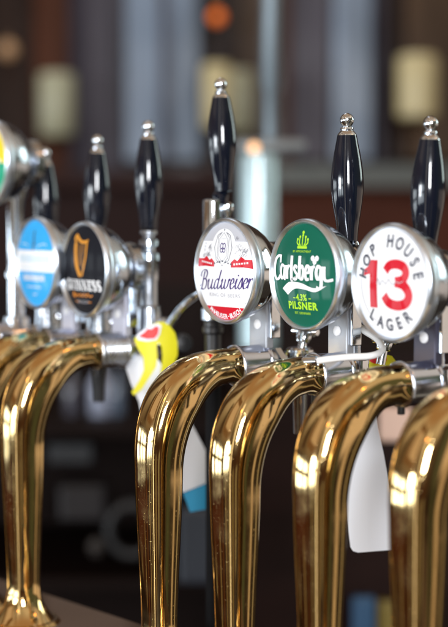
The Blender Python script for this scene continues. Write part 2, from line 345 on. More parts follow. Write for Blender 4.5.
# ------------------------------------------------------------------ beer taps
ZC = .2504                                              # height of the collars
def neck_mesh():
    st = []                                             # u, z, tangent(u,z), in-plane half, across half, exponent
    def hz(z):                                          # half width of the upright length
        t = min(1, max(0, (z - .015) / .165)); t = t * t * (3 - 2 * t)
        b = .0138 + .0050 * t
        if z < .042: b += .0185 * ((.042 - z) / .042) ** 2.4
        return b
    zs = [0, .004, .0042, .008, .012, .016, .02, .025, .03, .036, .042] + [.042 + (.168 - .042) * i / 16 for i in range(1, 17)]
    for z in zs:
        h = hz(z); k = 2.8 if z > .04 else 2 + max(0, (z - .02) / .02)
        if z <= .004: h += .003
        st.append((0, z, (0, 1), h, h * .98, k))
    n = 34; z0 = .168; a, c = .0722, ZC - z0
    for i in range(1, n + 1):
        t = i / n * math.pi / 2; e = 2 / 2.3
        u = a * (1 - math.cos(t) ** e); z = z0 + c * math.sin(t) ** e
        s = i / n
        h = .0187 + .0032 * math.sin(math.pi * min(1, s * 1.15)) - .0036 * max(0, (s - .45) / .55) ** 1.3
        st.append((u, z, None, h, h * (.98 - .04 * math.sin(math.pi * s)), 2.8 - .8 * max(0, (s - .55) / .45)))
    st.append((.0767, ZC, (1, 0), .0160, .0160, 2.0))
    seg = 56; vs_ = []; fs = []
    for i, (u, z, tg, ha, hb, k) in enumerate(st):
        if tg is None:
            p, q = st[i - 1], st[i + 1]; tg = (q[0] - p[0], q[1] - p[1]); l = math.hypot(*tg); tg = (tg[0] / l, tg[1] / l)
        nu, nz_ = -tg[1], tg[0]                         # outward in the plane
        for j in range(seg):
            th = 2 * math.pi * (j + .5) / seg; cth, sth = math.cos(th), math.sin(th)
            a_ = math.copysign(abs(cth) ** (2 / k), cth) * ha; b_ = math.copysign(abs(sth) ** (2 / k), sth) * hb
            vs_.append((u + nu * a_, b_, z + nz_ * a_))
    for i in range(len(st) - 1):
        for j in range(seg):
            j2 = (j + 1) % seg; fs.append([i * seg + j, (i + 1) * seg + j, (i + 1) * seg + j2, i * seg + j2])
    fs.append(list(range(seg))); fs.append([(len(st) - 1) * seg + j for j in range(seg)][::-1])
    b = MB(); b.add(vs_, fs, brass, True); return b.mesh('brass_neck')
NECK = neck_mesh()
def collar_mesh(m, ribbed):
    b = MB(); L = .033; pr = [(0, .0155), (.0004, .0172), (.0012, .0180), (.0030, .0180), (.0036, .0168)]
    if ribbed:
        t = .0045
        while t < L - .005: pr += [(t, .0170), (t + .0006, .0166), (t + .0012, .0170)]; t += .0018
    pr += [(L - .004, .0168), (L - .0034, .0180), (L - .0012, .0180), (L - .0003, .0172), (L, .015)]
    b.lathe(pr, (.0767, 0, ZC), (1, 0, 0), m, 56)
    b.lathe([(0, .0115), (.008, .0115), (.0085, .0095), (.02, .0095)], (.0767 + L, 0, ZC), (1, 0, 0), dull, 32)
    b.lathe([(0, .0125), (.001, .0135), (.007, .0135), (.008, .0125)], (.0767 + L + .009, 0, ZC), (1, 0, 0), chrome, 6, smooth=False)
    b.lathe([(0, .003), (.006, .003), (.0065, .0015)], (.0795, 0, ZC - .0172), (0, 0, -1), blackm, 12)
    return b.mesh('collar')
COLS = {False: collar_mesh(collar_m, False), True: collar_mesh(satin, True)}
def bracket_mesh(dull):
    b = MB(); z0, z1 = ZC + .014, .312
    b.box(.107, 0, (z0 + z1) / 2, .008, .025, z1 - z0, dull, bev=.0012)
    b.box(.1105, -.0145, (z0 + z1) / 2 + .004, .010, .0035, z1 - z0 - .01, chrome, bev=.0008)
    b.lathe([(0, .0044), (.0012, .0042), (.0022, .003), (.0026, .001)], (.1030, 0, .285), (-1, 0, 0), I_white, 20)
    return b.mesh('bracket')
BRK = {'grey': bracket_mesh(plate_m), 'violet': bracket_mesh(plate_v), 'lavender': bracket_mesh(plate_p)}
def housing_mesh(bowl, long=0.):
    b = MB(); e = 1 + long
    pr = [(-.0004, .0412), (-.0034, .0424), (-.0042, .0436), (-.0034, .0448), (-.0010, .0456), (.0020, .0456), (.0040, .0448), (.0052, .0436), (.0075, .0434), (.014 * e, .0418), (.021 * e, .0388), (.027 * e, .0350),
          (.032 * e, .0305), (.0355 * e, .0262), (.0375 * e, .0215)]
    b.lathe(pr[:9], (0, 0, 0), (1, 0, 0), rim, 72, capend=False); b.lathe(pr[8:], (0, 0, 0), (1, 0, 0), bowl, 72, capend=False)
    t = .0375 * e
    b.lathe([(t, .0210), (t + .003, .0195), (t + .0034, .0240), (t + .0044, .0250), (t + .0125, .0250), (t + .0136, .0240), (t + .0138, .0120), (t + .022, .0110), (t + .0225, .002)], (0, 0, 0), (1, 0, 0), dull, 56)
    return b.mesh('badge_housing')
HOUSES = {'satin': housing_mesh(dull), 'bright': housing_mesh(chrome)}
def handle_mesh():                                      # hangs from its top at z = 0
    b = MB(); ball = [(0, .0008)] + [(.0058 - .0058 * math.cos(a), .0058 * math.sin(a)) for a in [math.pi * i / 12 for i in range(1, 10)]]
    b.lathe(ball + [(.0108, .0036), (.0114, .0034), (.0118, .0052), (.0130, .0056), (.0138, .0048), (.0150, .0060), (.0170, .0076), (.0182, .0080)], (0, 0, 0), (0, 0, -1), chrome, 32, capend=False)
    return b.mesh('finial')
FIN = handle_mesh()
def grip_mesh():
    b = MB(); L = .086; key = [(0, .0074), (.08, .0086), (.2, .0104), (.33, .0118), (.45, .0124), (.57, .0120), (.7, .0106), (.82, .0090), (.92, .0080), (1, .0076)]
    q = spl([Vector((t * L, r * 1.09, 0)) for t, r in key], 5)
    b.lathe([(.0180, .003)] + [(.0182 + p.x, p.y) for p in q] + [(.0182 + L + .0006, .004)], (0, 0, 0), (0, 0, -1), blackp, 40); return b.mesh('handle')
GRIP = grip_mesh()
HL = .1045                                              # finial + grip
def column_mesh(ztop, zbot, k=1.):
    b = MB(); L = ztop - zbot
    pr = [(0, .0066), (.002, .0086), (.005, .0086), (.0065, .0060), (.009, .0060), (.011, .0092), (.016, .0096), (.018, .0070), (.022, .0070), (.024, .0105), (.030, .0110)]
    if L > .07: pr += [(.032, .0096), (.05, .0096), (.0505, .0086), (L - .03, .0086), (L - .028, .0112), (L - .02, .0118), (L - .01, .0118), (L, .0125)]
    pr = [p for p in pr if p[0] <= L]; pr.append((L + .0001, pr[-1][1])); pr = [(a, c * k) for a, c in pr]
    b.lathe(pr, (0, 0, ztop), (0, 0, -1), dull, 36)
    b.lathe([(0, .0095), (.002, .0135), (.020, .0135), (.024, .012), (.032, .009), (.034, .0072)], (0, 0, zbot), (0, 0, -1), chrome, 36)
    b.lathe([(.034, .0070), (.072, .0055), (.0725, .003)], (0, 0, zbot), (0, 0, -1), blackm, 28)
    return b.mesh('valve_column')

# ---- printing on the badges: shapes drawn in (across, up) and pressed onto the domed face
RL, HD = .0424, .0042
def dome(a, b_): return HD * (1 - (a * a + b_ * b_) / (RL * RL))
class Label:
    def __init__(s): s.b = MB(); s.k = 0
    def disc(s, m, r=RL, off=0.):
        n, seg = 10, 72; vs_ = [(0, 0, 0)]; fs = []
        for i in range(1, n + 1):
            for k in range(seg): a = 2 * math.pi * k / seg; vs_.append((r * i / n * math.cos(a), r * i / n * math.sin(a), 0))
        for k in range(seg): fs.append([0, 1 + k, 1 + (k + 1) % seg])
        for i in range(n - 1):
            for k in range(seg): k2 = (k + 1) % seg; fs.append([1 + i * seg + k, 1 + (i + 1) * seg + k, 1 + (i + 1) * seg + k2, 1 + i * seg + k2])
        s.put(vs_, fs, m, off)
    def put(s, vs_, fs, m, off):
        # (across, up) -> tap space: the face looks along -x, across is -y
        s.b.add([(-(dome(x, y) + off), -x, y) for x, y, _ in vs_], [f for f in fs], m, True)
    def poly(s, pts, m, off=.00018):
        # cut into small faces so that it follows the dome, clipped to the face
        bm = bmesh.new(); vv = [bm.verts.new((x, y, 0)) for x, y in pts]; bm.faces.new(vv)
        for ax in (0, 1):
            lo = min(p[ax] for p in pts); hi = max(p[ax] for p in pts); k = int((hi - lo) / .006)
            for i in range(1, k + 1):
                c = lo + (hi - lo) * i / (k + 1); n = [0, 0, 0]; n[ax] = 1; p = [0, 0, 0]; p[ax] = c
                bmesh.ops.bisect_plane(bm, geom=bm.verts[:] + bm.edges[:] + bm.faces[:], plane_co=p, plane_no=n)
        s._bm(bm, m, off)
    def _bm(s, bm, m, off):
        for i in range(24):                             # keep inside the rim
            a = 2 * math.pi * i / 24; n = (math.cos(a), math.sin(a), 0)
            bmesh.ops.bisect_plane(bm, geom=bm.verts[:] + bm.edges[:] + bm.faces[:], plane_co=(n[0] * RL * .995, n[1] * RL * .995, 0), plane_no=n, clear_outer=True)
        bmesh.ops.triangulate(bm, faces=bm.faces[:]); bm.normal_update()
        for f in bm.faces:
            if f.normal.z < 0: f.normal_flip()
        bm.verts.index_update(); s.put([v.co[:] for v in bm.verts], [[v.index for v in f.verts] for f in bm.faces], m, off); bm.free()
    def stroke(s, pts, m, wd, nib=None, sub=8, off=.00026, smooth=True):
        Q = spl([Vector((x, y, 0)) for x, y in pts], sub) if smooth else [Vector((x, y, 0)) for x, y in pts]
        n = len(Q); vs_ = []; fs = []
        for i, q in enumerate(Q):
            t = (Q[min(i + 1, n - 1)] - Q[max(i - 1, 0)])
            if t.length < 1e-9: t = Vector((1, 0, 0))
            t.normalize(); nm = Vector((-t.y, t.x, 0))
            w_ = wd if not isinstance(wd, (list, tuple)) else wd[0] + (wd[-1] - wd[0]) * i / (n - 1) if len(wd) == 2 else wd[min(len(wd) - 1, int(i / (n - 1) * (len(wd) - 1) + .5))]
            if nib is not None:
                a = math.atan2(t.y, t.x) - nib[0]; w_ = nib[1] + (w_ - nib[1]) * abs(math.sin(a))
            vs_ += [tuple(q + nm * w_ / 2), tuple(q - nm * w_ / 2)]
        for i in range(n - 1): fs.append([2 * i, 2 * i + 1, 2 * i + 3, 2 * i + 2])
        s.k += 1; keep = [f for f in fs if all(math.hypot(vs_[i][0], vs_[i][1]) < RL * .998 for i in f)]
        s.put(vs_, keep, m, off + (s.k % 9) * .000012)
    def text(s, body, m, size, cx, cy, xs=1., bold=0., rot=0., shear=0., off=.0003, space=1.):
        cu = bpy.data.curves.new('t', 'FONT'); cu.body = body; cu.size = size; cu.align_x = 'CENTER'; cu.align_y = 'CENTER'; cu.offset = bold; cu.shear = shear; cu.resolution_u = 4; cu.space_character = space
        o = bpy.data.objects.new('t', cu); C.objects.link(o); dg = bpy.context.evaluated_depsgraph_get(); dg.update()
        me = bpy.data.meshes.new_from_object(o.evaluated_get(dg)); bm = bmesh.new(); bm.from_mesh(me)
        ys = [v.co.y for v in bm.verts]; my = (min(ys) + max(ys)) / 2 if body.strip() else 0
        M = Matrix.Translation((cx, cy, 0)) @ Matrix.Rotation(rot, 4, 'Z') @ Matrix.Diagonal((xs, 1, 1, 1)) @ Matrix.Translation((0, -my, 0))
        bmesh.ops.transform(bm, matrix=M, verts=bm.verts); s._bm(bm, m, off)
        bpy.data.objects.remove(o); bpy.data.meshes.remove(me); bpy.data.curves.remove(cu)
    def arc_text(s, body, m, size, rad, a0, a1, up=True, xs=1., bold=0.):
        n = len(body)
        for i, ch in enumerate(body):
            if ch == ' ': continue
            a = R(a0 + (a1 - a0) * i / (n - 1)); s.text(ch, m, size, rad * math.cos(a), rad * math.sin(a), xs, bold, a - math.pi / 2 if up else a + math.pi / 2)
    def mesh(s, n='badge_face'): return s.b.mesh(n)

def ellp(cx, cy, rx, ry, n=28, a0=0., a1=360.): return [(cx + rx * math.cos(R(a0 + (a1 - a0) * i / n)), cy + ry * math.sin(R(a0 + (a1 - a0) * i / n))) for i in range(n + (0 if a1 - a0 >= 360 else 1))]

def label_red_white():
    L = Label(); L.disc(I_white)
    L.poly(ellp(0, .0175, .036, .026, 30, 18, 162), I_crest, .00008)      # grey crest ground
    L.stroke(ellp(0, .020, .0160, .0150, 40), I_white, .0026, sub=2); L.poly(ellp(0, .020, .0150, .0142), I_white, .00014)
    L.stroke(ellp(0, .020, .0128, .0150, 8) + [(.0128, .020)], I_grey, .0009, smooth=False)
    L.stroke([(0, .036), (.0078, .029), (.0078, .0115), (0, .0045), (-.0078, .0115), (-.0078, .029), (0, .036)], I_grey, .0008, smooth=False)
    L.stroke([(0, .033), (.0058, .0275), (.0058, .013), (0, .0078), (-.0058, .013), (-.0058, .0275), (0, .033)], I_grey, .0005, smooth=False)
    for x in (-.0018, .0018):
        L.stroke(ellp(x, .0215, .0018, .0024, 12) + [(x + .0018, .0215)], I_script, .0008, sub=2); L.stroke(ellp(x, .0178, .0018, .0016, 12) + [(x + .0018, .0178)], I_script, .0008, sub=2)
    for k in range(5): L.stroke([(-.003 + k * .0015, .0275 + (k % 2) * .0008), (-.0025 + k * .0015, .028)], I_grey, .0006)
    for k in range(7): L.stroke([(-.0125 + k * .004, .0068 - .0008 * abs(k - 3) + .002), (-.0105 + k * .004, .0068 - .0008 * abs(k - 2.6) + .002)], I_dark, .0013)
    for sg in (-1, 1):                                  # filigree and the red ribbons
        for k in range(22):
            x = sg * random.uniform(.018, .032); y = random.uniform(.012, .030 - (abs(x) - .018) * .6); q = random.uniform(.0012, .0026); d = random.choice((-1, 1))
            L.stroke([(x - q, y - q * .6), (x - q * .3, y + q * .8 * d), (x + q * .5, y - q * .4 * d), (x + q, y + q * .5)], I_grey, .00028, sub=4)
        L.poly([(sg * .0122, .0035), (sg * .0122, .0078), (sg * .0168, .0108), (sg * .0205, .0092), (sg * .0255, .0128), (sg * .0302, .0104), (sg * .0425, .0104), (sg * .0425, .0028), (sg * .028, .0040)][::sg], I_red, .0002)
        for k in range(6): L.stroke([(sg * (.016 + k * .0032), .0062 + .0003 * k), (sg * (.0180 + k * .0032), .0063 + .0003 * k)], I_white, .0015)
    # the cursive name
    s = .0088; xs = 1.115; x0 = -.0388; y0 = -.0165
    def T(pts): return [(x0 + (x * xs + y * .32) * s, y0 + y * s + x * s * .045) for x, y in pts]
    nib = (R(18), .00045); W_ = .0018
    E = [(0, .42), (.36, .55), (.4, .86), (.2, .98), (0, .5), (.12, .02), (.4, .06), (.6, .32)]
    def at(p, dx): return [(x + dx, y) for x, y in p]
    for st, ww in (([(.62, 1.78), (.5, 1.1), (.36, .3), (.15, -.05), (-.1, .1), (-.05, .35), (.12, .38)], W_ * 1.15), ([(.0, 1.25), (-.02, 1.6), (.35, 1.88), (.85, 1.86), (1.12, 1.55), (.95, 1.12), (.52, .98)], W_), ([(.52, .98), (1.0, .95), (1.2, .6), (1.02, .12), (.6, -.06), (.3, .08)], W_ * 1.1),
                   ([(1.4, .75), (1.58, .95), (1.5, .35), (1.64, 0), (1.95, .12), (2.12, .5), (2.2, .95)], W_), ([(2.2, .95), (2.1, .3), (2.22, 0), (2.45, .12), (2.6, .4)], W_),
                   ([(3.18, .8), (2.95, .98), (2.66, .7), (2.6, .2), (2.78, -.02), (3.05, .25), (3.2, .8)], W_), ([(3.36, 1.85), (3.24, 1.1), (3.14, .3), (3.24, 0), (3.45, .1), (3.6, .35)], W_),
                   ([(3.62, .72), (3.78, .95), (3.7, .3), (3.84, 0), (4.08, .18), (4.22, .92)], W_), ([(4.22, .92), (4.16, .28), (4.3, 0), (4.6, .25), (4.72, .92), (4.9, .78)], W_),
                   (at(E, 4.98), W_), ([(5.62, .45), (5.78, .95), (5.7, .28), (5.82, 0), (6.0, .1), (6.1, .3)], W_), ([(5.9, 1.32), (5.86, 1.22)], W_ * 1.3),
                   ([(6.1, .3), (6.42, 1.02), (6.5, .62), (6.52, .2), (6.34, -.03), (6.14, .1)], W_), ([(6.5, .2), (6.66, .3)], W_ * .6), (at(E, 6.68), W_), ([(7.2, .6), (7.36, .95), (7.28, .02)], W_), ([(7.3, .4), (7.48, .85), (7.68, .95), (7.78, .78)], W_)):
        L.stroke(T(st), I_script, ww, nib)
    L.text('KING OF BEERS', I_lgrey, .0046, .001, -.0205, 1.25, space=1.15)
    L.stroke([(-.03, -.0262), (.03, -.0262)], I_lgrey, .0004, smooth=False); L.stroke([(-.028, -.0292), (.028, -.0292)], I_lgrey, .0003, smooth=False)
    L.poly([(-.032, -.0305), (.032, -.0305), (.032, -.0425), (-.032, -.0425)], I_red, .0002)
    L.arc_text('ANHEUSER-BUSCH', I_white, .0058, .0388, 238, 302, False, 1, .00012)
    return L.mesh()

def label_green():
    L = Label(); L.disc(I_green)
    # crown
    L.poly([(-.0062, .0215), (.0062, .0215), (.0062, .0234), (-.0062, .0234)], I_lime)
    for x, y in ((-.0066, .0285), (-.0036, .0305), (0, .0318), (.0036, .0305), (.0066, .0285)):
        L.stroke([(x * .55, .0236), (x * 1.05, .0262), (x, y)], I_lime, .0011); L.poly(ellp(x, y + .0004, .0011, .0011, 10), I_lime)
    L.poly(ellp(0, .0345, .0014, .0014, 10), I_lime); L.text('BY APPOINTMENT', I_lime, .0026, 0, .0192, 1.1)
    # the white name, hand drawn round letters
    w1 = .0032; s = .0109; x0 = -.0412; y0 = -.0035
    def T(pts): return [(x0 + x * s, y0 + y * s) for x, y in pts]
    nib = (R(0), .0019)
    for st, ww in (([(1.15, 1.55), (.85, 1.72), (.42, 1.5), (.2, .95), (.22, .3), (.5, -.05), (.85, .02), (1.05, .22)], w1 * 1.15), ([(1.12, 1.8), (1.08, 1.2)], w1 * .8),
                   ([(1.6, .95), (1.3, 1.02), (1.16, .55), (1.28, .04), (1.55, .2), (1.66, .7)], w1), ([(1.7, 1.02), (1.68, .1), (1.82, 0)], w1 * 1.1),
                   ([(2.02, 1.02), (2.02, 0)], w1 * 1.15), ([(2.04, .6), (2.18, .95), (2.42, .96)], w1), ([(2.62, 1.75), (2.62, .1), (2.74, 0)], w1 * 1.15),
                   ([(3.35, .86), (3.1, 1.02), (2.95, .8), (3.12, .56), (3.32, .36), (3.22, .06), (3.02, 0), (2.9, .14)], w1 * .95),
                   ([(3.62, 1.75), (3.62, .05)], w1 * 1.15), ([(3.64, .8), (3.9, 1.02), (4.08, .6), (3.94, .06), (3.66, .1)], w1),
                   ([(4.32, .5), (4.7, .58), (4.72, .9), (4.5, 1.04), (4.3, .6), (4.42, .05), (4.72, .08)], w1), ([(5.0, 1.02), (5.0, 0)], w1 * 1.15), ([(5.02, .6), (5.14, .95), (5.36, .98)], w1),
                   ([(5.95, .9), (5.68, 1.04), (5.5, .6), (5.64, .1), (5.92, .3), (6.0, .9)], w1), ([(6.02, 1.02), (6.02, -.3), (5.8, -.6), (5.5, -.5)], w1 * 1.1), ([(6.3, 1.02), (6.34, .2), (6.6, .0), (7.2, .1)], w1)):
        L.stroke(T(st), I_white, ww, nib)
    for dx, dy in ((-.0024, 0), (.0024, 0), (0, -.0028)): L.poly(ellp(.0165 + dx, .0140 + dy, .0022, .0022, 14), I_white)
    L.stroke([(.0165, .0115), (.0162, .0085)], I_white, .0013)
    # swoosh under the name
    top = spl([Vector((-.0265, -.0115, 0)), Vector((-.0155, -.0058, 0)), Vector((0, -.0062, 0)), Vector((.0155, -.0098, 0)), Vector((.030, -.0075, 0))], 6)
    bot = spl([Vector((.030, -.0075, 0)), Vector((.0175, -.0128, 0)), Vector((.004, -.0112, 0)), Vector((-.0085, -.0112, 0)), Vector((-.0185, -.0165, 0))], 6)
    L.poly([(p.x, p.y) for p in top] + [(p.x, p.y) for p in bot[1:]], I_white, .0002)
    L.text('4.3%', I_lime, .0072, 0, -.0178, 1.0, .00018); L.stroke([(-.011, -.0185), (-.008, -.0185)], I_lime, .0007); L.stroke([(.009, -.0185), (.012, -.0185)], I_lime, .0007)
    L.text('PILSNER', I_lime, .0082, 0, -.0245, 1.15, .0003, space=1.12)
    L.text('EST. DENMARK', I_lime, .0028, 0, -.0306, 1.1)
    return L.mesh()

def label_lager():
    L = Label(); L.disc(I_white)
    L.stroke(ellp(0, 0, .0335, .0335, 60) + [(.0335, 0)], I_lgrey, .0004, sub=1); L.stroke(ellp(0, 0, .0402, .0402, 60) + [(.0402, 0)], I_lgrey, .0004, sub=1)
    L.arc_text('HOP HOUSE', I_dark, .0134, .0318, 168, 12, True, .80, .0004)
    L.arc_text('LAGER', I_dark, .0128, .0318, 232, 308, False, .84, .0004)
    # 1 and 3, painted by hand
    L.poly([(-.0215, .0170), (-.0128, .0170), (-.0128, -.0195), (-.0218, -.0195), (-.0218, .0065), (-.0300, .0045), (-.0290, .0095), (-.0245, .0120)], I_red, .0003)
    L.stroke([(-.0030, .0090), (.0010, .0132), (.0085, .0145), (.0160, .0128), (.0190, .0080), (.0160, .0030), (.0080, .0012)], I_red, .0072, sub=8)
    L.stroke([(.0080, .0010), (.0170, -.0012), (.0220, -.0080), (.0190, -.0145), (.0100, -.0168), (.0005, -.0148), (-.0045, -.0095)], I_red, .0076, sub=8)
    L.stroke([(-.013, -.001), (-.011, .003), (-.009, -.002), (-.006, .002), (-.002, -.001), (.001, .003), (.005, -.001), (.009, .001), (.013, .0005), (.017, .002)], I_lgrey, .0006, sub=6, off=.0005)
    return L.mesh()

def label_black():
    L = Label(); L.disc(I_black)
    # harp
    L.stroke([(-.0115, .0255), (-.0140, .0290), (-.0110, .0320), (-.0070, .0290), (-.0010, .0262), (.0060, .0262), (.0110, .0280)], I_gold, (.0018, .0034, .0034, .0026, .0016))
    L.stroke([(-.0125, .0285), (-.0118, .018), (-.0095, .006), (-.0040, -.0035), (-.0005, -.0062)], I_gold, (.0030, .0052, .0056, .0050, .0020))
    L.stroke([(.0088, .0262), (.0078, .012), (.0048, .002), (.0012, -.0060)], I_gold, .0022)
    for k in range(6):
        t = k / 6; L.stroke([(-.006 + .0022 * k, .0262 - .001 * abs(k - 3)), (-.0058 + .0018 * k, .006 - .0015 * k + .004 * t)], I_gold, .0004, smooth=False)
    # slab serif name
    h = .0098; y0 = -.0195; x = -.0315; tk, tn = .0026, .0009
    def B(x0, y_0, x1, y1): L.poly([(x0, y_0), (x1, y_0), (x1, y1), (x0, y1)], I_white, .0003)
    for ch in 'GUINNESS':
        w_ = {'G': .0086, 'U': .0086, 'I': .0046, 'N': .0090, 'E': .0070, 'S': .0066}[ch]
        if ch == 'I':
            B(x + .001, y0, x + .001 + tk, y0 + h); B(x, y0, x + w_, y0 + tn); B(x, y0 + h - tn, x + w_, y0 + h)
        elif ch == 'N':
            B(x + .0012, y0, x + .0012 + tn, y0 + h); B(x + w_ - .0022, y0, x + w_ - .0022 + tn, y0 + h); L.poly([(x, y0 + h), (x + .0028, y0 + h), (x + w_ - .0012, y0), (x + w_ - .0036, y0)], I_white, .00032)
            B(x, y0, x + .0034, y0 + tn); B(x + w_ - .0036, y0 + h - tn, x + w_, y0 + h)
        elif ch == 'E':
            B(x + .001, y0, x + .001 + tk, y0 + h); B(x, y0, x + w_, y0 + tn * 1.2); B(x, y0 + h - tn * 1.2, x + w_, y0 + h); B(x + .001, y0 + h * .45, x + w_ - .002, y0 + h * .55)
            B(x + w_ - tn, y0, x + w_, y0 + h * .3); B(x + w_ - tn, y0 + h * .7, x + w_, y0 + h)
        elif ch == 'U':
            B(x, y0 + h - tn, x + .0042, y0 + h); B(x + w_ - .003, y0 + h - tn, x + w_, y0 + h)
            L.stroke([(x + .0021, y0 + h), (x + .0021, y0 + .003), (x + .0042, y0 + .0006), (x + .0066, y0 + .0026), (x + .0070, y0 + h)], I_white, (tk, tk, tn * 1.5, tn, tn))
        elif ch == 'G':
            L.stroke([(x + .0078, y0 + h * .74), (x + .0060, y0 + h * .96), (x + .0030, y0 + h * .9), (x + .0014, y0 + h * .5), (x + .0030, y0 + h * .08), (x + .0060, y0 + .0005), (x + .0074, y0 + .0022)], I_white, (tn, tn * 1.6, tk, tk * 1.1, tk, tn, tn)); B(x + .0062, y0, x + .0084, y0 + h * .46); B(x + .0048, y0 + h * .40, x + .0090, y0 + h * .48)
        else:
            L.stroke([(x + .0056, y0 + h * .72), (x + .0044, y0 + h * .95), (x + .0016, y0 + h * .9), (x + .0012, y0 + h * .66), (x + .0052, y0 + h * .36), (x + .0050, y0 + h * .08), (x + .0022, y0 + h * .04), (x + .0008, y0 + h * .3)], I_white, (tn, tn, tk * .8, tk, tk, tk * .8, tn, tn))
        x += w_ + .0006
    L.stroke([(-.019, -.026), (-.0165, -.0215), (-.0150, -.0265), (-.013, -.0235)], I_orange, .0014)
    L.stroke([(-.012, -.025), (-.009, -.0235), (-.006, -.0255), (-.003, -.023), (0, -.0255), (.004, -.0228), (.007, -.0255), (.010, -.0225), (.013, -.025), (.018, -.024)], I_orange, .0010)
    L.stroke([(-.015, -.0305), (-.008, -.0305)], I_orange, .0006); L.text('DRAUGHT', I_lgrey, .0042, 0, -.0305, 1.1); L.stroke([(.009, -.0305), (.015, -.0305)], I_orange, .0006)
    return L.mesh()

def label_blue():
    L = Label(); L.disc(I_blue)
    L.poly([(-.0424, -.0085), (.0424, -.0085), (.0424, .0125), (-.0424, .0125)], I_white, .00018)
    L.stroke([(.001, .012), (.0015, .022), (.0005, .028)], I_dark, .0024); L.stroke([(-.001, .018), (.005, .019)], I_dark, .0012); L.poly(ellp(.001, .030, .0016, .0018, 12), I_dark)
    for k in range(9): L.stroke([(-.030 + k * .0070, .0005), (-.030 + k * .0070, .0072), (-.0265 + k * .0070, .0072), (-.0265 + k * .0070, .0008)], I_pale, .0017, smooth=False)
    for k in range(12): L.stroke([(-.027 + k * .0046, -.0045), (-.0245 + k * .0046, -.0045)], I_pale, .0012)
    for k in range(8): L.stroke([(-.0215 + k * .0056, -.0175), (-.0215 + k * .0056, -.0125), (-.0185 + k * .0056, -.0125), (-.0185 + k * .0056, -.0170)], I_white, .0019, smooth=False)
    for k in range(7): L.stroke([(-.014 + k * .0042, -.0235), (-.0115 + k * .0042, -.0235)], I_white, .0013)
    for k in range(2): L.stroke([(-.003 + k * .004, -.031), (-.0005 + k * .004, -.031)], I_white, .0014)
    for sg in (-1, 1): L.stroke([(sg * .010, .017), (sg * .020, .019), (sg * .026, .018)], I_pale, .0012)
    return L.mesh()

def label_yellow():
    L = Label(); L.disc(I_white)
    L.poly(ellp(0, 0, .0385, .0385, 40), I_yellow, .0001)
    L.poly(ellp(0, -.001, .0382, .0372, 30, 180, 360), I_mint, .0002)
    L.stroke([(-.03, .001), (.03, .001)], I_white, .003)
    L.stroke(ellp(-.004, .004, .012, .012, 20) + [(.008, .004)], I_red, .003, sub=2)
    return L.mesh()

ANG = R(35); n_grp = 'beer taps in the row on the bar'
def tap(name, X, Y, label, face=None, uf=.070, zf=.331, uh=.138, ztop=None, ribbed=False, raised=False, neck=True, bracket='grey', knob=None, bowl='satin', handle=True, lean=0., tip=None):
    t = empty(name, (X, Y, 0), ANG + R(random.uniform(-.6, .6))); tag(t, label, 'beer tap', n_grp)
    if neck:
        link('neck', NECK, t); link('collar', COLS[ribbed], t)
    if bracket: link('bracket', BRK[bracket], t)
    if face:
        h = link('badge_housing', HOUSES[bowl], t, (uf, 0, zf)); link('badge_face', face, h, (-.0008, 0, 0))
    if handle:
        g = link('handle', GRIP, t, (uh, 0, ztop)); link('finial', FIN, g); g.rotation_euler = (R(lean), R(lean * .6), 0)
        link('valve_column', column_mesh(ztop - HL, ZC + .012, 1. if uh > .12 else .55), t, (uh + (0 if uh > .12 else .008), 0, 0))
    else:
        b = MB(); b.lathe([(0, .010), (.002, .0125), (.018, .0125), (.022, .009), (.026, .0075)], (uh, 0, ZC + .012), (0, 0, -1), chrome, 32)
        b.lathe([(0, .0095), (.002, .0135), (.020, .0135), (.024, .012), (.034, .0072), (.075, .0055)], (uh, 0, ZC + .010), (0, 0, -1), chrome, 36); b.build('valve_column', t)
    b = MB()                                            # small adjusting lever on a ball stem
    b.lathe([(0, .004), (.012, .004), (.013, .0062), (.019, .0072), (.024, .006), (.026, .002)], (.150, 0, ZC + .004), (.25, 0, 1), chrome, 24)
    b.lathe([(-.014, .003), (-.012, .0048), (-.006, .0036), (.006, .0036), (.012, .0048), (.014, .003)], (.156, 0, ZC + .026), (.2, -1, 0), chrome, 20); b.build('flow_lever', t)
    return t
BASE = {'Z': (-.3047, 1.498), 'A': (-.2420, 1.420), 'B': (-.1865, 1.360), 'C': (-.0545, 1.226), 'D': (.0087, 1.153), 'E': (.0714, 1.084), 'F': (.1345, 1.012)}
t0 = tap('beer_tap', *BASE['Z'], 'farthest tap at the left edge, its yellow and green badge raised on a riser', label_yellow(), uf=.076, zf=.434, uh=.140, ztop=.451, bracket=False)
b = MB(); b.lathe([(0, .0135), (.01, .0135), (.012, .009), (.05, .0085), (.052, .011), (.058, .011), (.06, .0085), (.13, .0085), (.14, .013), (.15, .014)], (.104, 0, ZC + .012), (0, 0, 1), chrome, 32); b.build('riser', t0)
tA = tap('beer_tap', *BASE['A'], 'brass necked tap with the sky blue and white badge', label_blue(), zf=.3327, uh=.139, lean=1., bracket='lavender', ztop=.4605)
tB = tap('beer_tap', *BASE['B'], 'brass necked tap with the black badge, gold harp and ribbed steel collar', label_black(), uf=.068, zf=.3285, uh=.138, ztop=.471, bracket='lavender', ribbed=True)
tC = tap('beer_tap', *BASE['C'], 'brass necked tap with the white badge, red ribbons and violet script', label_red_white(), zf=.332, uh=.150, handle=False, bowl='bright')
tD = tap('beer_tap', *BASE['D'], 'brass necked tap with the green pilsner badge and white lettering', label_green(), zf=.3315, uh=.112, lean=-.6, ztop=.463)
tE = tap('beer_tap', *BASE['E'], 'brass necked tap with the white badge bearing a large red 13', label_lager(), zf=.3285, uh=.108, lean=1.6, ztop=.456, bracket='violet')
tF = tap('beer_tap', *BASE['F'], 'nearest brass neck cut off by the right edge, no badge in view', None, uh=.150, handle=False, bracket=False)

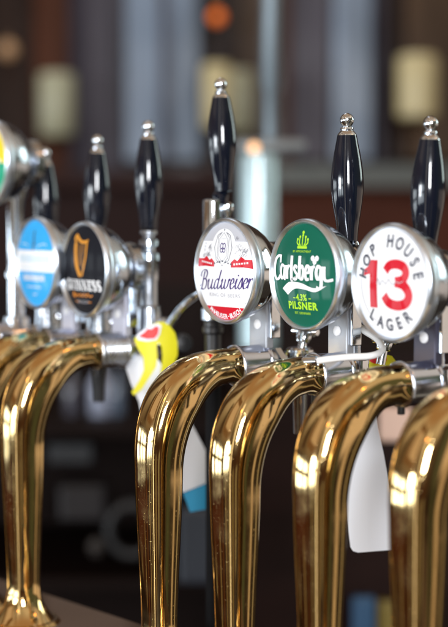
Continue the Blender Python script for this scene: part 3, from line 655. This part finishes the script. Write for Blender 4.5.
# the slim tap without a badge: tall column, handle on top, bent spout
p = P(213, 300, 1.378)
tt = empty('beer_tap', (p.x, p.y, 0), ANG); tag(tt, 'slim chrome column tap without badge, its black handle the tallest of all', 'beer tap', n_grp)
hx = P(220.5, 78, 1.378); d = (tt.rotation_euler.to_matrix().inverted() @ (Vector((hx.x, hx.y, 0)) - Vector((p.x, p.y, 0))))
g = link('handle', GRIP, tt, (d.x, d.y, hx.z)); link('finial', FIN, g); g.rotation_euler = (R(-1.6), R(-.8), 0)
b = MB(); zt = hx.z - HL
b.lathe([(0, .0064), (.003, .0082), (.007, .0074), (.012, .0074), (.0125, .004)], (d.x, d.y, zt), (0, 0, -1), blackp, 24)
b.lathe([(-.003, .003), (-.001, .0052), (.003, .0058), (.007, .0045), (.009, .003), (.03, .003)], (d.x + .004, d.y - .006, zt - .013), (0, 0, -1), chrome, 20)
b.build('pivot', tt)
b = MB(); zb = P(213, 199, 1.378).z
b.lathe([(0, .006), (.001, .0092), (.003, .0098), (.034, .0098), (.036, .0108), (.040, .0108), (.042, .0088), (.075, .0086)], (0, 0, zb), (0, 0, -1), chrome, 36)
b.lathe([(.075, .0084), (.10, .0084), (.102, .0112), (.112, .0112), (.114, .0088), (.1142, .005)], (0, 0, zb), (0, 0, -1), dull, 36)
b.lathe([(.1138, .0086), (.118, .0086), (.119, .0100), (.124, .0100), (.126, .0078), (.16, .0076)], (0, 0, zb), (0, 0, -1), blackm, 36)
b.lathe([(.16, .0070), (zb + .02, .0070), (zb + .024, .0068)], (0, 0, zb), (0, 0, -1), mat('dark_steel', (.008, .008, .009), .8, 0, spec=.1), 28)
b.build('column', tt)
b = MB(); inv = (Matrix.Translation(tt.location) @ tt.rotation_euler.to_matrix().to_4x4()).inverted()
b.tube([inv @ P(x, y, Yd) for x, y, Yd in ((210, 290, 1.378), (200, 294, 1.388), (190, 301, 1.397), (179, 312, 1.410), (168, 328, 1.422), (161, 344, 1.426))], .0043, chrome, 18)
b.build('spout', tt)
b = MB(); kp = inv @ P(179, 344, 1.445); b.lathe([(-.012, .005), (-.011, .009), (-.004, .0100), (.012, .0105), (.018, .008), (.019, .002)], kp, (-.3, -1, .1), blackm, 28); b.build('knob', tt)

# ------------------------------------------------------------------ hanging cards
def sheet(name, pts, Y, m, bend=0., th=.0006, parent=None, xc=None, holes=(), lean=0.):
    xc = xc if xc is not None else sum(p[0] for p in pts) / len(pts); yc = pts[0][1]
    bm = bmesh.new(); vv = [bm.verts.new((x, y, 0)) for x, y in pts]; f = bm.faces.new(vv)
    lo = min(p[0] for p in pts); hi = max(p[0] for p in pts)
    for i in range(1, 12):
        bmesh.ops.bisect_plane(bm, geom=bm.verts[:] + bm.edges[:] + bm.faces[:], plane_co=(lo + (hi - lo) * i / 12, 0, 0), plane_no=(1, 0, 0))
    lo = min(p[1] for p in pts); hi = max(p[1] for p in pts)
    for i in range(1, 12):
        bmesh.ops.bisect_plane(bm, geom=bm.verts[:] + bm.edges[:] + bm.faces[:], plane_co=(0, lo + (hi - lo) * i / 12, 0), plane_no=(0, 1, 0))
    for v in bm.verts:
        x, y = v.co.x, v.co.y; v.co = P(x, y, Y + bend * ((x - xc) / 30) ** 2 + lean * (y - yc) / 100)
    r = bmesh.ops.extrude_face_region(bm, geom=bm.faces[:]); bmesh.ops.translate(bm, verts=[g_ for g_ in r['geom'] if isinstance(g_, bmesh.types.BMVert)], vec=(0, th, 0))
    bmesh.ops.recalc_face_normals(bm, faces=bm.faces)
    q = MB(); q.bm(bm, m, smooth=True); o = q.build(name)
    if parent: o.parent = parent
    return o
def cardset(label): 
    e = empty('neck_hanger_card'); tag(e, label, 'hanging card', 'cards hanging from the tap spouts'); return e
e = cardset('yellow and white card with a red mark, looped beside the ribbed steel collar')
YY = 1.400
yel = [(134, 339), (140, 333), (150, 326), (158, 322), (164, 322), (170, 326), (175, 333), (177.6, 343), (177.5, 355), (173, 366), (167, 372), (160, 376), (161.5, 366), (162.5, 356), (161.5, 347), (159, 343), (156.5, 346), (157.5, 357), (156, 367), (149, 378), (142, 389), (134, 395.5), (131.5, 392), (139, 381), (144, 370), (143.5, 358), (137, 347)]
sheet('yellow_flap', yel, YY, paper_y, bend=.008, parent=e, xc=148)
sheet('red_mark_border', [(136, 336), (143, 330), (151, 325.5), (158, 323.5), (161.5, 326), (160, 334), (156.5, 340), (147, 341.5), (138, 340)], YY - .0012, paper, bend=.008, parent=e, xc=148)
hm = [(138.5, 336.5), (144, 332.5), (148, 328.5), (151, 329.5), (156, 325.8), (159, 328), (158, 334), (154.5, 338.5), (147, 339)]
sheet('red_mark', hm, YY - .0024, paper_r, bend=.008, parent=e, xc=148)
sheet('white_flap', [(124, 362), (150, 350), (160, 362), (208, 455), (214, 480), (183, 492.5), (168, 470), (141, 414), (139, 402), (131, 384)], YY + .010, paper, bend=.012, parent=e, lean=-.01)
sheet('blue_foot', [(183, 493), (214, 480.5), (218, 498), (207, 509), (190, 512)], YY + .012, paper_b, bend=.006, parent=e)
e = cardset('long white card with rounded corners hanging between the two nearest brass necks')
Y2 = 1.27
sheet('yellow_flap', [(340, 366), (346, 357), (360, 354), (378, 353), (392, 356), (398, 364), (398, 378), (388, 384), (360, 384), (344, 378)], Y2, paper_y, bend=.01, parent=e)
sheet('red_mark', ellp(378, 359, 9, 5, 20), Y2 - .002, paper_r, bend=.01, parent=e, xc=370)
sheet('white_flap', [(354, 378), (370, 378), (378, 428), (384, 455), (392, 500), (399, 545), (396, 549.5), (358, 552.5), (353, 551), (350.5, 547), (347, 520), (345, 490), (347, 450)], Y2 + .008, paper, bend=.006, parent=e)
# white tube by the green badge
q = MB(); q.tube([P(x, y, Yd) for x, y, Yd in ((350, 312, 1.235), (355, 323, 1.225), (365, 331, 1.205), (376, 338, 1.19), (382, 346, 1.18), (381, 352, 1.175), (370, 356, 1.17), (350, 357, 1.172), (330, 359, 1.175), (316, 361, 1.18))], .0028, mat('white_tube', (.78, .77, .76), .35), 14)
q.lathe([(0, .0034), (.001, .0042), (.012, .0042), (.013, .0034)], P(318, 361, 1.1795), P(308, 361.6, 1.183) - P(318, 361, 1.1795), chrome, 18)
tag(q.build('beer_hose'), 'thin white plastic tube bending over the collar beside the green badge', 'hose')
